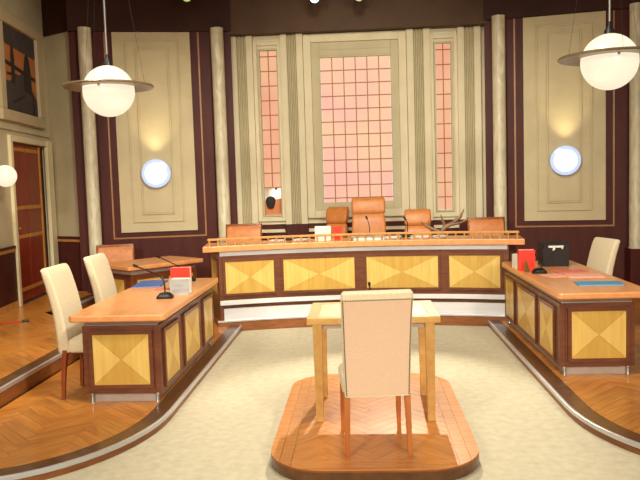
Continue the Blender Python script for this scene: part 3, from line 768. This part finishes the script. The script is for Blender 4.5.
# ------------------------------------------------------------------ microphones
def mic(label, loc, path, base=True, r=.007, head=.014, hl=.05):
    t = thing('gooseneck_microphone', label, 'microphone', loc, 0, 'gooseneck microphones')
    p = [Vector(q) for q in path]
    # smooth path
    sm = []
    for i in range(len(p)-1):
        for k in range(5):
            f = k/5; a = p[max(i-1, 0)]; b = p[i]; c = p[i+1]; d = p[min(i+2, len(p)-1)]
            sm.append(.5*((2*b)+(c-a)*f+(2*a-5*b+4*c-d)*f*f+(3*b-a-3*c+d)*f**3))
    sm.append(p[-1])
    MB().tube(sm, r, 8).build('neck', BLACK, t, smooth=True)
    dv = (sm[-1]-sm[-3]).normalized()
    MB().tube([sm[-1]-dv*.01, sm[-1], sm[-1]+dv*hl*.8, sm[-1]+dv*hl], [head*.6, head, head, head*.5], 10).build('head', BLACK, t, smooth=True)
    if base:
        MB().loft([rring(.075, -.055, .055, 0, .02), rring(.075, -.055, .055, .02, .02), rring(.05, -.03, .04, .05, .02), rring(.03, -.015, .025, .056, .01)]).build('base', BLACK, t, smooth=True)
        MB().box((-.045, -.048, .022), (.045, -.04, .03)).build('button_bar', GREYP, t)
    return t
LZ = PZ+.78
mic('black gooseneck microphone with wide base on the left desk', (-1.885, 6.72, LZ), [(0, 0, .05), (-.005, .0, .15), (-.05, .02, .21), (-.18, .06, .262), (-.28, .08, .30)])
mic('thin microphone at the far end of the left desk behind the red book', (-1.95, 7.95, LZ), [(0, 0, .03), (-.04, .02, .12), (-.18, .1, .18), (-.38, .2, .255)], True, .006)
mic('black microphone base in front of the red book on the right desk', (1.925, 7.92, LZ), [(.03, 0, .05), (.0, .03, .14), (-.02, .08, .2), (.06, .14, .26)], True, .006)
mic('small microphone on the witness table', (.067, 5.93, CZ+.896), [(0, 0, 0), (.0, 0, .09), (-.01, .0, .14), (-.012, -.01, .16)], False, .006, .012, .035)
BZ = 1.2216
mic('microphone in front of the tallest judge chair', (0.115, 9.93, BZ), [(0, 0, .0), (.0, 0, .12), (-.01, .02, .2), (-.03, .06, .26)], True, .006)
mic('microphone in front of the chair right of the tallest judge chair', (0.634, 9.91, BZ), [(0, 0, .0), (.0, 0, .12), (.0, .02, .2), (-.02, .05, .24)], True, .006)
mic('microphone on the left part of the judges bench', (-0.979, 9.888, BZ), [(0, 0, .0), (-.02, 0, .1), (-.05, .02, .18), (-.09, .05, .2)], True, .006)

# ------------------------------------------------------------------ books, folders, papers
def book(name, label, loc, rz, dx, dy, dz, cover, cat='book', group=None):
    """standing book: width dx, thickness dy, height dz; spine on the left"""
    t = thing(name, label, cat, loc, rz, group)
    MB().box((-dx/2, -dy/2, 0), (dx/2, -dy/2+.006, dz)).build('cover', cover, t)
    MB().box((-dx/2, dy/2-.006, 0), (dx/2, dy/2, dz)).build('cover', cover, t)
    MB().box((-dx/2, -dy/2+.0062, 0), (-dx/2+.006, dy/2-.0062, dz)).build('spine', cover, t)
    MB().box((-dx/2+.0062, -dy/2+.0062, .004), (dx/2-.006, dy/2-.0062, dz-.005)).build('pages', WHITE, t)
    return t
book('book', 'thick red book standing behind the grey one on the left desk', (-1.86, 7.26, LZ), .05, .20, .09, .235, RED)
book('book', 'grey and white book standing in front of the red one on the left desk', (-1.795, 6.98, LZ), -.05, .19, .12, .155, GREYP)
book('book', 'thick red book standing on the right desk', (1.85, 8.2, LZ), -.08, .18, .13, .235, RED)
book('book', 'slim white book standing left of the red one on the right desk', (1.80, 8.44, LZ), .1, .08, .13, .16, WHITE)
def folder(label, loc, rz, w, d, m, h=.012, group='paper folders', cat='folder'):
    t = thing('folder', label, cat, loc, rz, group)
    MB().box((-w/2, -d/2, 0), (w/2, d/2, .003)).build('cover', m, t)
    MB().box((-w/2+.006, -d/2+.006, .0032), (w/2-.006, d/2-.006, h-.0035)).build('sheets', WHITE, t)
    MB().box((-w/2, -d/2, h-.003), (w/2, d/2, h)).build('cover', m, t)
    return t
folder('blue folder lying on the left desk', (-2.33, 7.74, LZ), .1, .30, .52, BLUE)
o = MB().box((-.09, -.05, 0), (.09, .05, .003)).build('slip_of_paper', ROSE, None, (-2.06, 7.3, LZ), .2); tag(o, 'small rose slip of paper beside the left desk microphone', 'paper')
folder('bright blue folder on the right desk', (2.27, 7.02, LZ), -.08, .42, .24, CYAN)
folder('pale pink folder nearest the blue one on the right desk', (2.31, 7.6, LZ), -.1, .36, .24, PINK)
folder('rose folder next to the black basket on the right desk', (2.27, 7.97, LZ), .1, .34, .24, ROSE, .01)
folder('pale pink folder lying against the rose one on the right desk', (2.03, 7.68, LZ), .3, .2, .24, PINK, .006)
o = MB().prism([(0, 0), (.07, 0), (.06, .11), (.03, .13)], 0, .004, Matrix.Rotation(math.radians(75), 4, 'X')).build('card', OLIVEC, None, (1.79, 8.02, LZ), .5); tag(o, 'olive card leaning by the red book on the right desk', 'card')
# black basket
bk_ = thing('storage_basket', 'open black basket with a white tag on the right desk', 'basket', (2.26, 8.62, LZ), -.04)
W2, D2, H2 = .15, .14, .275
for a, b in (((-W2, -D2, 0), (W2, -D2+.012, H2)), ((-W2, D2-.012, 0), (W2, D2, H2)), ((-W2, -D2+.0122, 0), (-W2+.012, D2-.0122, H2)), ((W2-.012, -D2+.0122, 0), (W2, D2-.0122, H2))):
    MB().box(a, b).build('side', CRATE, bk_, bevel=.003)
MB().box((-W2+.0122, -D2+.0122, 0), (W2-.0122, D2-.0122, .01)).build('bottom', CRATE, bk_)
border(bk_, -W2-.004, H2, W2+.004, H2+.012, .006, -D2-.004, -D2+.012, BLACK, 'rim', .002)
MB().box((-.085, -D2-.006, .222), (.085, -D2-.001, .245)).build('handle_tag', WHITE, bk_)
MB().prism([(-.03, .232), (.005, .232), (-.02, .19), (-.04, .19)], 0, .005, Matrix.Translation((0, -D2-.001, 0)) @ Matrix.Rotation(PI/2, 4, 'X')).build('handle_tag', WHITE, bk_)
MB().prism([(.06, .232), (.085, .232), (.075, .205), (.062, .205)], 0, .005, Matrix.Translation((0, -D2-.001, 0)) @ Matrix.Rotation(PI/2, 4, 'X')).build('handle_tag', WHITE, bk_)
MB().box((-.035, -D2-.003, .2), (.06, -D2-.0005, .231)).build('handle_slot', BLACK, bk_)
MB().box((W2+.001, -.06, .2), (W2+.005, .06, .25)).build('handle_slot', BLACK, bk_)
# bench clutter
book('document_box', 'white box file on the judges bench before the sideways chair', (-0.518, 9.715, BZ), 0, .21, .1, .19, WHITE, 'box')
book('book', 'red book on the judges bench right of the white box file', (-0.322, 9.734, BZ), 0, .12, .08, .18, RED)
def papers(label, x, w, n, y=9.75):
    t = thing('paper_stack', label, 'papers', (x, y, BZ), random.uniform(-.1, .1), 'papers on the judges bench')
    for k in range(n):
        MB().box((-w/2, -.1, .004*k), (w/2, .1, .004*k+.0036)).build('sheet', WHITE, t, (random.uniform(-.02, .02), random.uniform(-.02, .02), 0), random.uniform(-.15, .15))
papers('wide paper stack in front of the tallest judge chair', .06, .36, 9)
papers('paper stack right of the tallest judge chair', .42, .2, 7)
papers('paper stack before the right swivel chair', .78, .22, 6)
papers('small paper stack below the antlers', 1.06, .16, 6)
papers('paper stack left of the white box file', -.82, .2, 6)
papers('paper stack at the left part of the judges bench', -1.15, .18, 5)
o = thing('name_plate', 'pale name plate standing at the middle of the judges bench', 'name plate', (0.096, 9.583, BZ))
MB().prism([(-.03, 0), (.03, 0), (.004, .06), (-.004, .06)], -.2, .2, Matrix.Rotation(PI/2, 4, 'Z') @ Matrix.Rotation(PI/2, 4, 'X')).build('plate', WHITE, o)
# antlers
an_ = thing('antler_ornament', 'brown branching antler ornament on the right part of the bench', 'ornament', (1.094, 9.93, BZ))
MB().lathe([(.07, 0), (.07, .02), (.03, .035), (.02, .06)], 16).build('base', ANTLER, an_, smooth=True)
MB().tube([(0, 0, .05), (.05, 0, .12), (.16, .02, .17), (.27, .03, .26), (.32, .03, .36)], [.03, .032, .03, .022, .006], 8).build('beam', ANTLER, an_, smooth=True)
MB().tube([(0, 0, .05), (-.08, 0, .08), (-.2, .02, .14), (-.27, .03, .2)], [.03, .026, .02, .006], 8).build('beam', ANTLER, an_, smooth=True)
MB().tube([(.06, 0, .1), (.03, .01, .2), (.0, .02, .29)], [.024, .02, .005], 8).build('tine', ANTLER, an_, smooth=True)
MB().tube([(.14, .01, .15), (.25, .0, .17), (.37, 0, .22)], [.022, .018, .005], 8).build('tine', ANTLER, an_, smooth=True)
MB().tube([(-.15, .01, .12), (-.17, .02, .22)], [.016, .004], 8).build('tine', ANTLER, an_, smooth=True)

# ------------------------------------------------------------------ lamps
def pendant(label, loc, r, R0, R1):
    t = thing('globe_pendant', label, 'lamp', loc, 0, 'globe pendants with flat rings')
    MB().sphere((0, 0, 0), r, 40, 24).build('globe', GLOBE, t, smooth=True)
    zr = .045
    prof = [(R0, zr-.006), (R1-.01, zr-.012), (R1, zr), (R1-.01, zr+.012), (R0, zr+.006)]
    n = 56; m = MB(); m.loft([[(a*math.cos(2*PI*k/n), a*math.sin(2*PI*k/n), z) for k in range(n)] for a, z in prof+[prof[0]]], caps=False)
    m.build('ring', RINGM, t, smooth=True)
    MB().lathe([(.05, r-.012), (.045, r+.03), (.02, r+.07), (.014, r+.11)], 20).build('cap', BLACK, t, smooth=True)
    MB().tube([(0, 0, r+.1), (0, 0, 6.4-loc[2])], .012, 10).build('rod', CHROME, t)
    for k in range(3):
        a = 2*PI*k/3+.5; MB().tube([(R1*.82*math.cos(a), R1*.82*math.sin(a), zr+.008), (.02*math.cos(a), .02*math.sin(a), 6.4-loc[2]-1.0)], .0015, 5).build('wire', BLACK, t)
        MB().sphere((R0*.99*math.cos(a), R0*.99*math.sin(a), zr-.012), .014, 10, 6).build('ring_screw', CHROME, t, smooth=True)
pendant('glowing globe pendant with ring hanging over the left desk', (-2.495, 7.2, 2.975), .254, .262, .45)
pendant('glowing globe pendant with ring hanging over the right desk', (2.33, 6.9, 3.025), .256, .264, .46)
gx = wallx(9.47)
gl = thing('globe_wall_lamp', 'small white globe lamp on the left wall beside the red door', 'lamp', (gx, 9.47, 2.19), LW)
MB().lathe([(.06, 0), (.06, .015), (.03, .025)], 16, Matrix.Rotation(PI/2, 4, 'X')).build('wall_plate', BRASS, gl, smooth=True)
MB().tube([(0, -.02, 0), (0, -.1, -.02), (0, -.16, .0)], .012, 8).build('bracket', BRASS, gl, smooth=True)
MB().sphere((0, -.22, .03), .147, 28, 16).build('globe', GLOBE, gl, smooth=True)

# stage lamps hanging below the dark header
def stage_lamp(label, loc, target, ln):
    t = thing('stage_lamp', label, 'lamp', loc, 0, 'stage lamps under the header')
    q = (Vector(target)-Vector(loc)).to_track_quat('-Z', 'Y').to_matrix().to_4x4()
    MB().lathe([(.03, .26), (.075, .24), (.085, .12), (.085, 0), (.075, 0), (.07, .02)], 20, q).build('housing', BLACK, t, smooth=True)
    MB().lathe([(.069, .02), (.069, .012), (.03, .006), (.001, .005)], 20, q).build('lens', ln, t, smooth=True)
    for sx in (-1, 1): MB().tube([(sx*.09, 0, .05), (sx*.09, .02, .4)], .008, 6).build('yoke_arm', BLACK, t)
    MB().tube([(-.1, .02, .4), (.1, .02, .4)], .01, 6).build('yoke_bar', BLACK, t)
    MB().tube([(0, .02, .4), (0, .02, 6.4-loc[2])], .012, 6).build('drop_pipe', BLACK, t)
GREENL = emis('green_lens', (.5, .8, .2, 1), .5); DIML = emis('dim_lens', (.7, .7, .35, 1), .4)
stage_lamp('bright stage lamp at the top above the pink window', (-.64, 11.6, 4.90), (-.3, 8, 2.5), LAMPG)
stage_lamp('green tinted stage lamp at the top above the left marble column', (-2.63, 11.4, 4.95), (-1.5, 7, 1), GREENL)
stage_lamp('dim stage lamp at the top right of the bright one', (.06, 11.6, 4.89), (.1, 6, 1), DIML)

# red cable on the upper floor
cb = thing('red_cable', 'red cable with a black connector on the parquet by the door', 'cable', (-4.4, 8.9, UZ))
MB().tube([(-.3, -.6, .01), (-.28, -.25, .01), (-.2, -.05, .01), (0, .05, .01)], .011, 8).build('lead', CABLE, cb, smooth=True)
MB().tube([(0, .05, .012), (.07, .1, .012)], .018, 8).build('connector', BLACK, cb, smooth=True)
